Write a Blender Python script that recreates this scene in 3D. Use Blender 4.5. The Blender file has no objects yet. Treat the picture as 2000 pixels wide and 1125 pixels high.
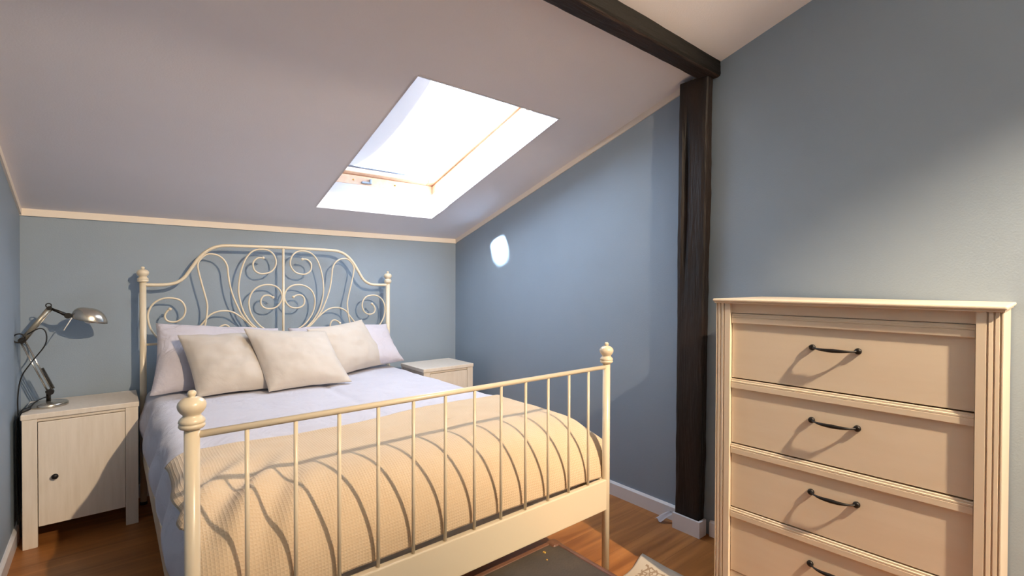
import bpy, bmesh, math, random
from mathutils import Vector, Matrix, noise

random.seed(7)
SC = bpy.context.scene
COL = SC.collection
PI = math.pi

# ------------------------------------------------------------------ camera
CAM = Vector((0.3508, -3.5134, 1.2397))
YAW, PITCH, ROLL, FPX = 0.691, -0.0101, 0.0034, 951.05
fw = Vector((math.sin(YAW) * math.cos(PITCH), math.cos(YAW) * math.cos(PITCH), math.sin(PITCH)))
rt = Vector((math.cos(YAW), -math.sin(YAW), 0))
up = rt.cross(fw)
r2 = rt * math.cos(ROLL) + up * math.sin(ROLL)
u2 = -rt * math.sin(ROLL) + up * math.cos(ROLL)
cd = bpy.data.cameras.new('camera')
cd.sensor_fit = 'HORIZONTAL'
cd.sensor_width = 36.0
cd.lens = 36.0 * FPX / 2000.0
cd.clip_start = 0.05
cam = bpy.data.objects.new('camera', cd)
COL.objects.link(cam)
M = Matrix((r2, u2, -fw)).transposed().to_4x4()
M.translation = CAM
cam.matrix_world = M
SC.camera = cam

# ------------------------------------------------------------------ light
w = bpy.data.worlds.new('sky')
SC.world = w
w.use_nodes = True
bg = w.node_tree.nodes['Background']
SUN_DIR = Vector((1.0, -0.17, -0.47)).normalized()      # the way the sunlight travels
sky = w.node_tree.nodes.new('ShaderNodeTexSky')
sky.sky_type = 'NISHITA'
sky.sun_disc = False
sky.sun_elevation = math.asin(-SUN_DIR.z)
sky.sun_rotation = math.atan2(-SUN_DIR.x, -SUN_DIR.y)
sky.altitude = 300
sky.air_density = 1.0
sky.dust_density = 8.0
sky.ozone_density = 2.5
w.node_tree.links.new(sky.outputs['Color'], bg.inputs['Color'])
bg.inputs['Strength'].default_value = 0.8

sd = bpy.data.lights.new('sun', 'SUN')
sd.energy = 370.0
sd.color = (0.70, 0.84, 1.0)
sd.angle = math.radians(7.0)
sun = bpy.data.objects.new('sun', sd)
COL.objects.link(sun)
sun.rotation_euler = SUN_DIR.to_track_quat('-Z', 'Y').to_euler()
sun.location = (-3, 0, 5)

LAMP = Vector((1.80, -4.80, 2.80))
# aim point, offset on the bar, watts, cone (deg), edge softness
SPOTS = [((1.00, 0.0, 1.10), (-0.035, -0.045), 600.0, 60, 0.75), ((2.40, -3.1, 0.0), (0.035, 0.045), 690.0, 58, 0.8), ((1.2, -6.2, 2.4), (-0.10, -0.12), 760.0, 130, 0.6)]  # last spot is an added fill, bounced off the rear for warm ambient
LAMP_COL = (1.0, 0.78, 0.54)

vs = SC.view_settings
vs.view_transform = 'Standard'
vs.look = 'None'
vs.gamma = 1.0
vs.use_curve_mapping = False
vs.exposure = 0.06
SC.cycles.use_denoising = True
SC.cycles.max_bounces = 12
SC.cycles.diffuse_bounces = 8
SC.cycles.transparent_max_bounces = 8
SC.cycles.caustics_reflective = False
SC.cycles.caustics_refractive = False
SC.cycles.sample_clamp_indirect = 8.0
SC.cycles.use_guiding = True

# ------------------------------------------------------------------ materials
MATS = {}

def lin(c):
    return tuple(((v / 255.0) / 12.92 if v <= 10 else (((v / 255.0) + 0.055) / 1.055) ** 2.4) for v in c) + (1.0,)

def mat(name, rgb, rough=0.5, metal=0.0, var=None, var_scale=(8, 8, 8), bump=0.0, bump_scale=(200, 200, 200),
        detail=4, spec=0.5, sheen=0.0, coat=0.0, coords='Object'):
    m = bpy.data.materials.new(name)
    m.use_nodes = True
    nt = m.node_tree
    b = nt.nodes['Principled BSDF']
    b.inputs['Base Color'].default_value = lin(rgb)
    b.inputs['Roughness'].default_value = rough
    b.inputs['Metallic'].default_value = metal
    b.inputs['Specular IOR Level'].default_value = spec
    if sheen:
        b.inputs['Sheen Weight'].default_value = sheen
    if coat:
        b.inputs['Coat Weight'].default_value = coat
    tc = nt.nodes.new('ShaderNodeTexCoord')
    if var is not None:
        mp = nt.nodes.new('ShaderNodeMapping')
        mp.inputs['Scale'].default_value = var_scale
        nz = nt.nodes.new('ShaderNodeTexNoise')
        nz.inputs['Scale'].default_value = 1.0
        nz.inputs['Detail'].default_value = detail
        nz.inputs['Roughness'].default_value = 0.6
        rp = nt.nodes.new('ShaderNodeValToRGB')
        rp.color_ramp.elements[0].position = 0.32
        rp.color_ramp.elements[1].position = 0.68
        rp.color_ramp.elements[0].color = lin(var)
        rp.color_ramp.elements[1].color = lin(rgb)
        nt.links.new(tc.outputs[coords], mp.inputs['Vector'])
        nt.links.new(mp.outputs['Vector'], nz.inputs['Vector'])
        nt.links.new(nz.outputs['Fac'], rp.inputs['Fac'])
        nt.links.new(rp.outputs['Color'], b.inputs['Base Color'])
    if bump:
        mp2 = nt.nodes.new('ShaderNodeMapping')
        mp2.inputs['Scale'].default_value = bump_scale
        n2 = nt.nodes.new('ShaderNodeTexNoise')
        n2.inputs['Scale'].default_value = 1.0
        n2.inputs['Detail'].default_value = 3
        bp = nt.nodes.new('ShaderNodeBump')
        bp.inputs['Strength'].default_value = bump
        bp.inputs['Distance'].default_value = 0.002
        nt.links.new(tc.outputs[coords], mp2.inputs['Vector'])
        nt.links.new(mp2.outputs['Vector'], n2.inputs['Vector'])
        nt.links.new(n2.outputs['Fac'], bp.inputs['Height'])
        nt.links.new(bp.outputs['Normal'], b.inputs['Normal'])
    MATS[name] = m
    return m

mat('wall_paint', (140, 154, 168), 0.62, var=(137, 151, 165), var_scale=(3, 3, 3), bump=0.25, bump_scale=(160, 160, 160), spec=0.35)
mat('ceiling_paint', (230, 227, 231), 0.8, var=(227, 224, 228), var_scale=(2, 2, 2), bump=0.2, bump_scale=(160, 160, 160), spec=0.2)
mat('trim_paint', (226, 216, 205), 0.6, spec=0.3)
mat('reveal_paint', (216, 214, 216), 0.7, spec=0.2)
mat('baseboard_white', (222, 220, 222), 0.35, spec=0.5)
mat('timber', (42, 28, 20), 0.6, var=(18, 13, 11), var_scale=(14, 14, 2.2), bump=0.9, bump_scale=(90, 90, 9), detail=6, spec=0.4)
mat('timber_beam', (50, 35, 28), 0.7, var=(26, 19, 16), var_scale=(2.2, 14, 14), bump=0.9, bump_scale=(9, 90, 90), detail=6, spec=0.4)
mat('timber_black', (20, 17, 15), 0.75, var=(11, 10, 9), var_scale=(2.2, 14, 14), bump=0.9, bump_scale=(9, 90, 90), detail=6, spec=0.2)
for _n in ('timber', 'timber_beam', 'timber_black'):
    for _b in MATS[_n].node_tree.nodes:
        if _b.type == 'BUMP':
            _b.inputs['Distance'].default_value = 0.006
mat('bed_metal', (214, 201, 177), 0.28, spec=0.5, coat=0.2)
mat('white_wood', (224, 214, 202), 0.42, var=(215, 204, 190), var_scale=(60, 60, 5), bump=0.06, bump_scale=(220, 220, 12), spec=0.45)
mat('dresser_wood', (216, 202, 182), 0.42, var=(213, 198, 177), var_scale=(4, 30, 30), bump=0.012, bump_scale=(12, 120, 120), spec=0.4)
mat('dresser_post_wood', (216, 202, 182), 0.42, var=(213, 198, 177), var_scale=(30, 30, 4), bump=0.012, bump_scale=(120, 120, 12), spec=0.4)
mat('black_iron', (22, 19, 18), 0.42, metal=0.3, spec=0.5)
mat('black_rubber', (18, 18, 19), 0.5)
mat('nickel', (190, 184, 174), 0.2, metal=0.9)
mat('dark_nickel', (96, 90, 82), 0.25, metal=1.0)
mat('satin_nickel', (158, 152, 138), 0.38, metal=0.55)
mat('pine', (236, 204, 176), 0.45, var=(226, 188, 156), var_scale=(40, 3, 40), spec=0.4)
mat('aluminium', (150, 158, 172), 0.45, metal=0.3)
mat('mattress_cloth', (226, 222, 222), 0.85, bump=0.2)
mat('trunk_leather', (60, 50, 40), 0.5, var=(44, 38, 33), var_scale=(10, 10, 10), bump=0.5, bump_scale=(120, 120, 120))
mat('trunk_edge', (104, 64, 42), 0.5, var=(78, 46, 30), var_scale=(18, 18, 18), bump=0.3)
mat('brass', (214, 168, 84), 0.3, metal=1.0)
mat('paper', (226, 224, 228), 0.8)
mat('lamp_white', (235, 232, 225), 0.5)

def cloth(name, rgb, rgb2, bump=0.4, scale=900.0, crease=0.0, crease_scale=9.0):
    m = mat(name, rgb, 0.9, var=rgb2, var_scale=(7, 7, 7), spec=0.1, sheen=0.15)
    nt = m.node_tree
    b = nt.nodes['Principled BSDF']
    tc = [n for n in nt.nodes if n.type == 'TEX_COORD'][0]
    n1 = nt.nodes.new('ShaderNodeTexNoise')
    n1.inputs['Scale'].default_value = scale
    n1.inputs['Detail'].default_value = 1
    b1 = nt.nodes.new('ShaderNodeBump')
    b1.inputs['Strength'].default_value = bump
    b1.inputs['Distance'].default_value = 0.001
    nt.links.new(tc.outputs['Object'], n1.inputs['Vector'])
    nt.links.new(n1.outputs['Fac'], b1.inputs['Height'])
    if crease:
        n2 = nt.nodes.new('ShaderNodeTexNoise')
        n2.inputs['Scale'].default_value = crease_scale
        n2.inputs['Detail'].default_value = 3
        n2.inputs['Distortion'].default_value = 1.2
        b2 = nt.nodes.new('ShaderNodeBump')
        b2.inputs['Strength'].default_value = crease
        b2.inputs['Distance'].default_value = 0.03
        nt.links.new(tc.outputs['Object'], n2.inputs['Vector'])
        nt.links.new(n2.outputs['Fac'], b2.inputs['Height'])
        nt.links.new(b2.outputs['Normal'], b1.inputs['Normal'])
    nt.links.new(b1.outputs['Normal'], b.inputs['Normal'])
    return m

cloth('white_linen', (196, 195, 205), (192, 191, 202), crease=0.30, crease_scale=7.0)
cloth('pillow_linen', (196, 191, 199), (192, 187, 195), crease=0.45, crease_scale=8.0)
cloth('cream_canvas', (196, 187, 177), (191, 181, 170), bump=0.7, scale=700.0, crease=0.12, crease_scale=7.0)

# waffle weave of the coverlet (relief only)
m = mat('waffle', (204, 182, 154), 0.9, var=(199, 176, 147), var_scale=(5, 5, 5), spec=0.1, sheen=0.2)
nt = m.node_tree
uvn = nt.nodes.new('ShaderNodeUVMap')
sep = nt.nodes.new('ShaderNodeSeparateXYZ')
nt.links.new(uvn.outputs['UV'], sep.inputs['Vector'])
def sinnode(sock, k):
    a = nt.nodes.new('ShaderNodeMath'); a.operation = 'MULTIPLY'; a.inputs[1].default_value = k
    s = nt.nodes.new('ShaderNodeMath'); s.operation = 'SINE'
    c = nt.nodes.new('ShaderNodeMath'); c.operation = 'ABSOLUTE'
    nt.links.new(sock, a.inputs[0]); nt.links.new(a.outputs[0], s.inputs[0]); nt.links.new(s.outputs[0], c.inputs[0])
    return c.outputs[0]
mn = nt.nodes.new('ShaderNodeMath'); mn.operation = 'MINIMUM'
nt.links.new(sinnode(sep.outputs['X'], PI / 0.0088), mn.inputs[0])
nt.links.new(sinnode(sep.outputs['Y'], PI / 0.0088), mn.inputs[1])
bp = nt.nodes.new('ShaderNodeBump'); bp.inputs['Strength'].default_value = 0.32; bp.inputs['Distance'].default_value = 0.004
bp.invert = True
nt.links.new(mn.outputs[0], bp.inputs['Height'])
nt.links.new(bp.outputs['Normal'], nt.nodes['Principled BSDF'].inputs['Normal'])

# laminate floor: long grain along x, faint boards
m = mat('laminate', (168, 112, 66), 0.38, spec=0.45)
nt = m.node_tree
b = nt.nodes['Principled BSDF']
tc = nt.nodes.new('ShaderNodeTexCoord')
mp = nt.nodes.new('ShaderNodeMapping'); mp.inputs['Scale'].default_value = (1.6, 22, 1)
nz = nt.nodes.new('ShaderNodeTexNoise'); nz.inputs['Scale'].default_value = 1.0; nz.inputs['Detail'].default_value = 6; nz.inputs['Distortion'].default_value = 0.6
rp = nt.nodes.new('ShaderNodeValToRGB')
rp.color_ramp.elements[0].position = 0.3; rp.color_ramp.elements[0].color = lin((138, 86, 42))
rp.color_ramp.elements[1].position = 0.7; rp.color_ramp.elements[1].color = lin((182, 122, 66))
br = nt.nodes.new('ShaderNodeTexBrick')
br.inputs['Scale'].default_value = 1.0
br.inputs['Brick Width'].default_value = 1.28
br.inputs['Row Height'].default_value = 0.19
br.inputs['Mortar Size'].default_value = 0.0012
br.inputs['Color1'].default_value = (1, 1, 1, 1); br.inputs['Color2'].default_value = (0.88, 0.86, 0.84, 1); br.inputs['Mortar'].default_value = (0.62, 0.58, 0.54, 1)
mx = nt.nodes.new('ShaderNodeMix'); mx.data_type = 'RGBA'; mx.blend_type = 'MULTIPLY'; mx.inputs['Factor'].default_value = 1.0
nt.links.new(tc.outputs['Object'], mp.inputs['Vector']); nt.links.new(mp.outputs['Vector'], nz.inputs['Vector'])
nt.links.new(nz.outputs['Fac'], rp.inputs['Fac']); nt.links.new(tc.outputs['Object'], br.inputs['Vector'])
nt.links.new(rp.outputs['Color'], mx.inputs['A']); nt.links.new(br.outputs['Color'], mx.inputs['B'])
nt.links.new(mx.outputs['Result'], b.inputs['Base Color'])

# rug: beige with a woven brown scroll pattern inside a plain border (uses uv in metres)
m = mat('rug_pile', (206, 194, 178), 0.95, spec=0.05, sheen=0.2)
nt = m.node_tree
b = nt.nodes['Principled BSDF']
uvn = nt.nodes.new('ShaderNodeUVMap')
vo = nt.nodes.new('ShaderNodeTexVoronoi'); vo.feature = 'DISTANCE_TO_EDGE'; vo.inputs['Scale'].default_value = 40
n1 = nt.nodes.new('ShaderNodeTexNoise'); n1.inputs['Scale'].default_value = 14
ad = nt.nodes.new('ShaderNodeVectorMath'); ad.operation = 'MULTIPLY_ADD'; ad.inputs[1].default_value = (0.05, 0.05, 0)
nt.links.new(uvn.outputs['UV'], n1.inputs['Vector'])
nt.links.new(n1.outputs['Color'], ad.inputs[0]); nt.links.new(uvn.outputs['UV'], ad.inputs[2])
nt.links.new(ad.outputs[0], vo.inputs['Vector'])
lt = nt.nodes.new('ShaderNodeMath'); lt.operation = 'LESS_THAN'; lt.inputs[1].default_value = 0.13
nt.links.new(vo.outputs['Distance'], lt.inputs[0])
sep = nt.nodes.new('ShaderNodeSeparateXYZ'); nt.links.new(uvn.outputs['UV'], sep.inputs['Vector'])
g1 = nt.nodes.new('ShaderNodeMath'); g1.operation = 'GREATER_THAN'; g1.inputs[1].default_value = 0.055
g2 = nt.nodes.new('ShaderNodeMath'); g2.operation = 'GREATER_THAN'; g2.inputs[1].default_value = 0.05
nt.links.new(sep.outputs['X'], g1.inputs[0]); nt.links.new(sep.outputs['Y'], g2.inputs[0])
m1 = nt.nodes.new('ShaderNodeMath'); m1.operation = 'MULTIPLY'; m2 = nt.nodes.new('ShaderNodeMath'); m2.operation = 'MULTIPLY'
nt.links.new(g1.outputs[0], m1.inputs[0]); nt.links.new(g2.outputs[0], m1.inputs[1])
nt.links.new(m1.outputs[0], m2.inputs[0]); nt.links.new(lt.outputs[0], m2.inputs[1])
mx = nt.nodes.new('ShaderNodeMix'); mx.data_type = 'RGBA'
mx.inputs['A'].default_value = lin((182, 170, 154)); mx.inputs['B'].default_value = lin((140, 120, 100))
nt.links.new(m2.outputs[0], mx.inputs['Factor']); nt.links.new(mx.outputs['Result'], b.inputs['Base Color'])

# thin window glass: mostly clear, a little mirror
m = bpy.data.materials.new('pane_glass'); m.use_nodes = True; MATS['pane_glass'] = m
nt = m.node_tree; nt.nodes.remove(nt.nodes['Principled BSDF'])
tr = nt.nodes.new('ShaderNodeBsdfTransparent'); tr.inputs['Color'].default_value = (0.95, 0.97, 0.98, 1)
gl = nt.nodes.new('ShaderNodeBsdfGlossy'); gl.inputs['Roughness'].default_value = 0.03
ms = nt.nodes.new('ShaderNodeMixShader')
ms.inputs[0].default_value = 0.05
nt.links.new(tr.outputs[0], ms.inputs[1]); nt.links.new(gl.outputs[0], ms.inputs[2])
nt.links.new(ms.outputs[0], nt.nodes['Material Output'].inputs['Surface'])

# blind fabric: diffuse + translucent
m = bpy.data.materials.new('blind_fabric'); m.use_nodes = True; MATS['blind_fabric'] = m
nt = m.node_tree; nt.nodes.remove(nt.nodes['Principled BSDF'])
df = nt.nodes.new('ShaderNodeBsdfDiffuse'); df.inputs['Color'].default_value = (0.85, 0.86, 0.88, 1)
tl = nt.nodes.new('ShaderNodeBsdfTranslucent'); tl.inputs['Color'].default_value = (0.85, 0.86, 0.88, 1)
ms = nt.nodes.new('ShaderNodeMixShader'); ms.inputs[0].default_value = 0.26
nt.links.new(df.outputs[0], ms.inputs[1]); nt.links.new(tl.outputs[0], ms.inputs[2])
nt.links.new(ms.outputs[0], nt.nodes['Material Output'].inputs['Surface'])

m = bpy.data.materials.new('bulb_glow'); m.use_nodes = True; MATS['bulb_glow'] = m
m.node_tree.nodes['Principled BSDF'].inputs['Emission Color'].default_value = (*LAMP_COL, 1)
m.node_tree.nodes['Principled BSDF'].inputs['Emission Strength'].default_value = 15

# ------------------------------------------------------------------ mesh helpers
def link(name, bm, material, parent=None, smooth=False, loc=None):
    me = bpy.data.meshes.new(name)
    bmesh.ops.recalc_face_normals(bm, faces=bm.faces)
    bm.to_mesh(me)
    bm.free()
    if smooth:
        for p in me.polygons:
            p.use_smooth = True
    me.materials.append(MATS[material])
    o = bpy.data.objects.new(name, me)
    COL.objects.link(o)
    if parent is not None:
        o.parent = parent
    if loc is not None:
        o.location = loc
    return o

def thing(name, label, cat, loc=(0, 0, 0), rz=0.0, group=None):
    o = bpy.data.objects.new(name, None)
    o.empty_display_size = 0.1
    COL.objects.link(o)
    o.location = loc
    o.rotation_euler = (0, 0, rz)
    tag(o, label, cat, group)
    return o

def tag(o, label, cat, group=None):
    o['label'] = label
    o['category'] = cat
    if group:
        o['group'] = group
    return o

def struct(o):
    o['kind'] = 'structure'
    return o

def box(bm, x0, x1, y0, y1, z0, z1, bevel=0.0, seg=2):
    r = bmesh.ops.create_cube(bm, size=1.0)
    vv = r['verts']
    for v in vv:
        v.co = Vector(((x0 + x1) / 2 + v.co.x * (x1 - x0), (y0 + y1) / 2 + v.co.y * (y1 - y0), (z0 + z1) / 2 + v.co.z * (z1 - z0)))
    if bevel > 0:
        ee = list({e for v in vv for e in v.link_edges})
        bmesh.ops.bevel(bm, geom=ee, offset=bevel, segments=seg, profile=0.5, affect='EDGES')
    return bm

def bxm(x0, x1, y0, y1, z0, z1, bevel=0.0, seg=2):
    return box(bmesh.new(), x0, x1, y0, y1, z0, z1, bevel, seg)

def catmull(pts, n=6, closed=False):
    P = [Vector(p) for p in pts]
    out = []
    N = len(P)
    for i in range(N - 1):
        p0 = P[i - 1] if i > 0 else P[i] * 2 - P[i + 1]
        p1, p2 = P[i], P[i + 1]
        p3 = P[i + 2] if i + 2 < N else P[i + 1] * 2 - P[i]
        for k in range(n):
            t = k / n
            out.append(0.5 * ((2 * p1) + (-p0 + p2) * t + (2 * p0 - 5 * p1 + 4 * p2 - p3) * t * t + (-p0 + 3 * p1 - 3 * p2 + p3) * t ** 3))
    out.append(P[-1])
    return out

def tube(bm, pts, rad, sides=8, caps=True):
    P = [Vector(p) for p in pts]
    n = len(P)
    R = rad if isinstance(rad, (list, tuple)) else [rad] * n
    rings = []
    prev = None
    for i in range(n):
        t = (P[min(i + 1, n - 1)] - P[max(i - 1, 0)]).normalized()
        if prev is None:
            a = Vector((0, 0, 1)) if abs(t.z) < 0.9 else Vector((1, 0, 0))
            nrm = t.cross(a).normalized()
        else:
            nrm = (prev - t * prev.dot(t)).normalized()
        prev = nrm
        bi = t.cross(nrm)
        rings.append([bm.verts.new(P[i] + R[i] * (math.cos(2 * PI * k / sides) * nrm + math.sin(2 * PI * k / sides) * bi)) for k in range(sides)])
    for i in range(n - 1):
        for k in range(sides):
            bm.faces.new((rings[i][k], rings[i][(k + 1) % sides], rings[i + 1][(k + 1) % sides], rings[i + 1][k]))
    if caps:
        bm.faces.new(rings[0][::-1])
        bm.faces.new(rings[-1])
    return bm

def lathe(bm, prof, sides=24, c=(0, 0, 0)):
    """prof: list of (r, z); revolved about the z axis through c"""
    c = Vector(c)
    rings = []
    for r, z in prof:
        if r < 1e-6:
            rings.append([bm.verts.new(c + Vector((0, 0, z)))])
        else:
            rings.append([bm.verts.new(c + Vector((r * math.cos(2 * PI * k / sides), r * math.sin(2 * PI * k / sides), z))) for k in range(sides)])
    for a, b_ in zip(rings, rings[1:]):
        for k in range(sides):
            k2 = (k + 1) % sides
            if len(a) == 1 and len(b_) == 1:
                continue
            if len(a) == 1:
                bm.faces.new((a[0], b_[k2], b_[k]))
            elif len(b_) == 1:
                bm.faces.new((a[k], a[k2], b_[0]))
            else:
                bm.faces.new((a[k], a[k2], b_[k2], b_[k]))
    if len(rings[0]) > 1:
        bm.faces.new(rings[0])
    if len(rings[-1]) > 1:
        bm.faces.new(rings[-1])
    return bm

def ball(bm, c, r, seg=12):
    bmesh.ops.create_uvsphere(bm, u_segments=seg, v_segments=max(6, seg // 2 + 2), radius=r, matrix=Matrix.Translation(c))
    return bm

def prism(bm, poly, axis, a, b_):
    """extrude a 2D polygon (list of pairs) along axis from a to b"""
    def mk(p, q, t):
        return {'x': (t, p, q), 'y': (p, t, q), 'z': (p, q, t)}[axis]
    v0 = [bm.verts.new(mk(p, q, a)) for p, q in poly]
    v1 = [bm.verts.new(mk(p, q, b_)) for p, q in poly]
    n = len(poly)
    for i in range(n):
        bm.faces.new((v0[i], v0[(i + 1) % n], v1[(i + 1) % n], v1[i]))
    bm.faces.new(v0[::-1])
    bm.faces.new(v1)
    return bm

def fbm(p, oct_=3):
    s, a = 0.0, 1.0
    q = Vector(p)
    for _ in range(oct_):
        s += a * noise.noise(q)
        q = q * 2.03 + Vector((3.1, 7.7, 1.3))
        a *= 0.5
    return s

def grid_mesh(nu, nv, fn, uvfn=None, thick=0.0):
    """fn(i,j)->Vector ; open sheet, optionally thickened by a second shell"""
    bm = bmesh.new()
    uvl = bm.loops.layers.uv.new('UVMap') if uvfn else None
    V = [[bm.verts.new(fn(i, j)) for j in range(nv)] for i in range(nu)]
    for i in range(nu - 1):
        for j in range(nv - 1):
            f = bm.faces.new((V[i][j], V[i + 1][j], V[i + 1][j + 1], V[i][j + 1]))
            if uvfn:
                for l, (a, b_) in zip(f.loops, ((i, j), (i + 1, j), (i + 1, j + 1), (i, j + 1))):
                    l[uvl].uv = uvfn(a, b_)
    return bm

# ------------------------------------------------------------------ room shell
XL, XR = 0.0, 2.63
YB, YN = 0.0, -6.2
H0, SL = 1.6096, 0.3014
def cz(y):
    return H0 - SL * y

bm = bmesh.new()
box(bm, XL - 0.1, XR + 0.1, YN - 0.1, YB + 0.1, -0.1, 0.0)
struct(link('floor', bm, 'laminate'))

def poly_wall(name, pts, t):
    bm = bmesh.new()
    v0 = [bm.verts.new(p) for p in pts]
    v1 = [bm.verts.new(Vector(p) + Vector(t)) for p in pts]
    n = len(pts)
    for i in range(n):
        bm.faces.new((v0[i], v0[(i + 1) % n], v1[(i + 1) % n], v1[i]))
    bm.faces.new(v0[::-1]); bm.faces.new(v1)
    return struct(link(name, bm, 'wall_paint'))

poly_wall('wall_back', [(XL, YB, 0), (XR, YB, 0), (XR, YB, cz(YB)), (XL, YB, cz(YB))], (0, 0.1, 0))
poly_wall('wall_rear', [(XL, YN, 0), (XR, YN, 0), (XR, YN, cz(YN)), (XL, YN, cz(YN))], (0, -0.1, 0))
poly_wall('wall_left', [(XL, YN, 0), (XL, YB, 0), (XL, YB, cz(YB)), (XL, YN, cz(YN))], (-0.1, 0, 0))
poly_wall('wall_right', [(XR, YN, 0), (XR, YB, 0), (XR, YB, cz(YB)), (XR, YN, cz(YN))], (0.1, 0, 0))

# sloped ceiling with the skylight opening
WX0, WX1 = 1.358, 2.197
WY0, WY1 = -0.348, -1.666
CT = 0.05
bm = bmesh.new()
def cslab(x0, x1, y0, y1):
    v = []
    for dz in (0.0, CT):
        v.append([bm.verts.new((x, y, cz(y) + dz)) for x, y in ((x0, y0), (x1, y0), (x1, y1), (x0, y1))])
    a, b_ = v
    for i in range(4):
        bm.faces.new((a[i], a[(i + 1) % 4], b_[(i + 1) % 4], b_[i]))
    bm.faces.new(a); bm.faces.new(b_)
cslab(XL - 0.1, WX0, YN - 0.1, YB + 0.1)
cslab(WX1, XR + 0.1, YN - 0.1, YB + 0.1)
cslab(WX0, WX1, YN - 0.1, WY1)
cslab(WX0, WX1, WY0, YB + 0.1)
bmesh.ops.remove_doubles(bm, verts=bm.verts, dist=1e-5)
struct(link('ceiling', bm, 'ceiling_paint'))

# white strips under the ceiling edge
TH = 0.034
bm = bxm(XL, XR, YB - 0.010, YB, cz(0) - TH, cz(0) + 0.003)
struct(link('trim_1', bm, 'trim_paint'))
for nm, x0, x1, ye in (('trim_2', XR - 0.008, XR, -2.20), ('trim_3', XL, XL + 0.008, -2.30)):
    bm = bmesh.new()
    poly = [(-0.010, cz(-0.010) - TH), (ye, cz(ye) - TH), (ye, cz(ye)), (-0.010, cz(-0.010))]
    prism(bm, poly, 'x', x0, x1)
    struct(link(nm, bm, 'trim_paint'))

# baseboards with a small bevelled top
BBH, BBT = 0.078, 0.014
def bb_profile(s):
    return [(0, 0), (s * BBT, 0), (s * BBT, BBH - 0.010), (s * BBT * 0.45, BBH), (0, BBH)]
for nm, x, s, y0, y1 in (('baseboard_right', XR, -1, -2.125, 0.0), ('baseboard_right', XR, -1, YN, -2.30), ('baseboard_left', XL, 1, YN, 0.0)):
    bm = bmesh.new()
    prism(bm, [(x + p, q) for p, q in bb_profile(s)], 'y', y0, y1)
    struct(link(nm, bm, 'baseboard_white'))
bm = bmesh.new()
prism(bm, [(YB - p, q) for p, q in bb_profile(1)], 'x', XL + BBT, XR - BBT)
struct(link('baseboard_back', bm, 'baseboard_white'))

# ------------------------------------------------------------------ skylight
AL = math.atan(SL)
win = bpy.data.objects.new('window_1', None)
COL.objects.link(win)
win.location = ((WX0 + WX1) / 2, WY0, cz(WY0))
win['kind'] = 'structure'
win['label'] = 'pine roof window in a white boxed opening of the sloped ceiling'
WC = Vector(win.location)
def wl(x, y, z):
    return Vector((x, y, z)) - WC
RV = 0.178     # height of the white lining
def lining(name, q, t):
    bm = bmesh.new()
    v0 = [bm.verts.new(wl(*p)) for p in q]
    v1 = [bm.verts.new(wl(*p) + Vector(t)) for p in q]
    for i in range(4):
        bm.faces.new((v0[i], v0[(i + 1) % 4], v1[(i + 1) % 4], v1[i]))
    bm.faces.new(v0[::-1]); bm.faces.new(v1)
    link(name, bm, 'reveal_paint', win)
TY = -1.666 + 0.05   # top of the upper lining leans with the roof
e = 0.0
LI = 0.0015
lining('lining_bottom', [(WX0, WY0 - LI, cz(WY0)), (WX1, WY0 - LI, cz(WY0)), (WX1, WY0 - LI, cz(WY0) + RV), (WX0, WY0 - LI, cz(WY0) + RV)], (0, 0.012, 0))
lining('lining_side', [(WX1 - LI, WY0, cz(WY0)), (WX1 - LI, WY1, cz(WY1)), (WX1 - LI, TY, cz(TY) + RV), (WX1 - LI, WY0, cz(WY0) + RV)], (0.012, 0, 0))
lining('lining_side', [(WX0 + LI, WY0, cz(WY0)), (WX0 + LI, WY0, cz(WY0) + RV), (WX0 + LI, TY, cz(TY) + RV), (WX0 + LI, WY1, cz(WY1))], (-0.012, 0, 0))
lining('lining_top', [(WX0, WY1 + LI, cz(WY1)), (WX0, TY + LI, cz(TY) + RV), (WX1, TY + LI, cz(TY) + RV), (WX1, WY1 + LI, cz(WY1))], (0, -0.012, 0))

def slope_bar(x0, x1, y0, y1, o0, o1, material, name, parent=win):
    """a bar lying in the roof slope: x range, y range, offset range above the ceiling plane"""
    bm = bmesh.new()
    v = []
    for o in (o0, o1):
        v.append([bm.verts.new(wl(x, y, cz(y) + o)) for x, y in ((x0, y0), (x1, y0), (x1, y1), (x0, y1))])
    a, b_ = v
    for i in range(4):
        bm.faces.new((a[i], a[(i + 1) % 4], b_[(i + 1) % 4], b_[i]))
    bm.faces.new(a); bm.faces.new(b_)
    bmesh.ops.bevel(bm, geom=bm.edges[:], offset=0.003, segments=1, affect='EDGES')
    return link(name, bm, material, parent)
F0, F1 = RV, 0.240
for nm, a in (('frame_side', (WX1, WX1 + 0.045, TY - 0.05, WY0 + 0.045)), ('frame_side', (WX0 - 0.045, WX0, TY - 0.05, WY0 + 0.045)),
              ('frame_bottom', (WX0, WX1, WY0, WY0 + 0.045)), ('frame_top', (WX0, WX1, TY - 0.05, TY - 0.005))):
    slope_bar(*a, F0, F1, 'pine', nm)
S0, S1 = 0.246, 0.300
sash = bpy.data.objects.new('sash', None)
COL.objects.link(sash); sash.parent = win
SX0, SX1 = WX0 + 0.045, WX1 - 0.045
for nm, a in (('sash_side', (SX1, WX1 + 0.045, TY - 0.05, WY0 + 0.045)), ('sash_side', (WX0 - 0.045, SX0, TY - 0.05, WY0 + 0.045)),
              ('sash_bottom', (SX0, SX1, WY0 - 0.03, WY0 + 0.045)), ('sash_top', (SX0, SX1, TY - 0.05, TY + 0.03))):
    slope_bar(*a, S0, S1, 'pine', nm, sash)
slope_bar(SX0 - 0.01, SX1 + 0.01, TY + 0.02, WY0 - 0.02, 0.282, 0.288, 'pane_glass', 'pane', sash)
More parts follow.
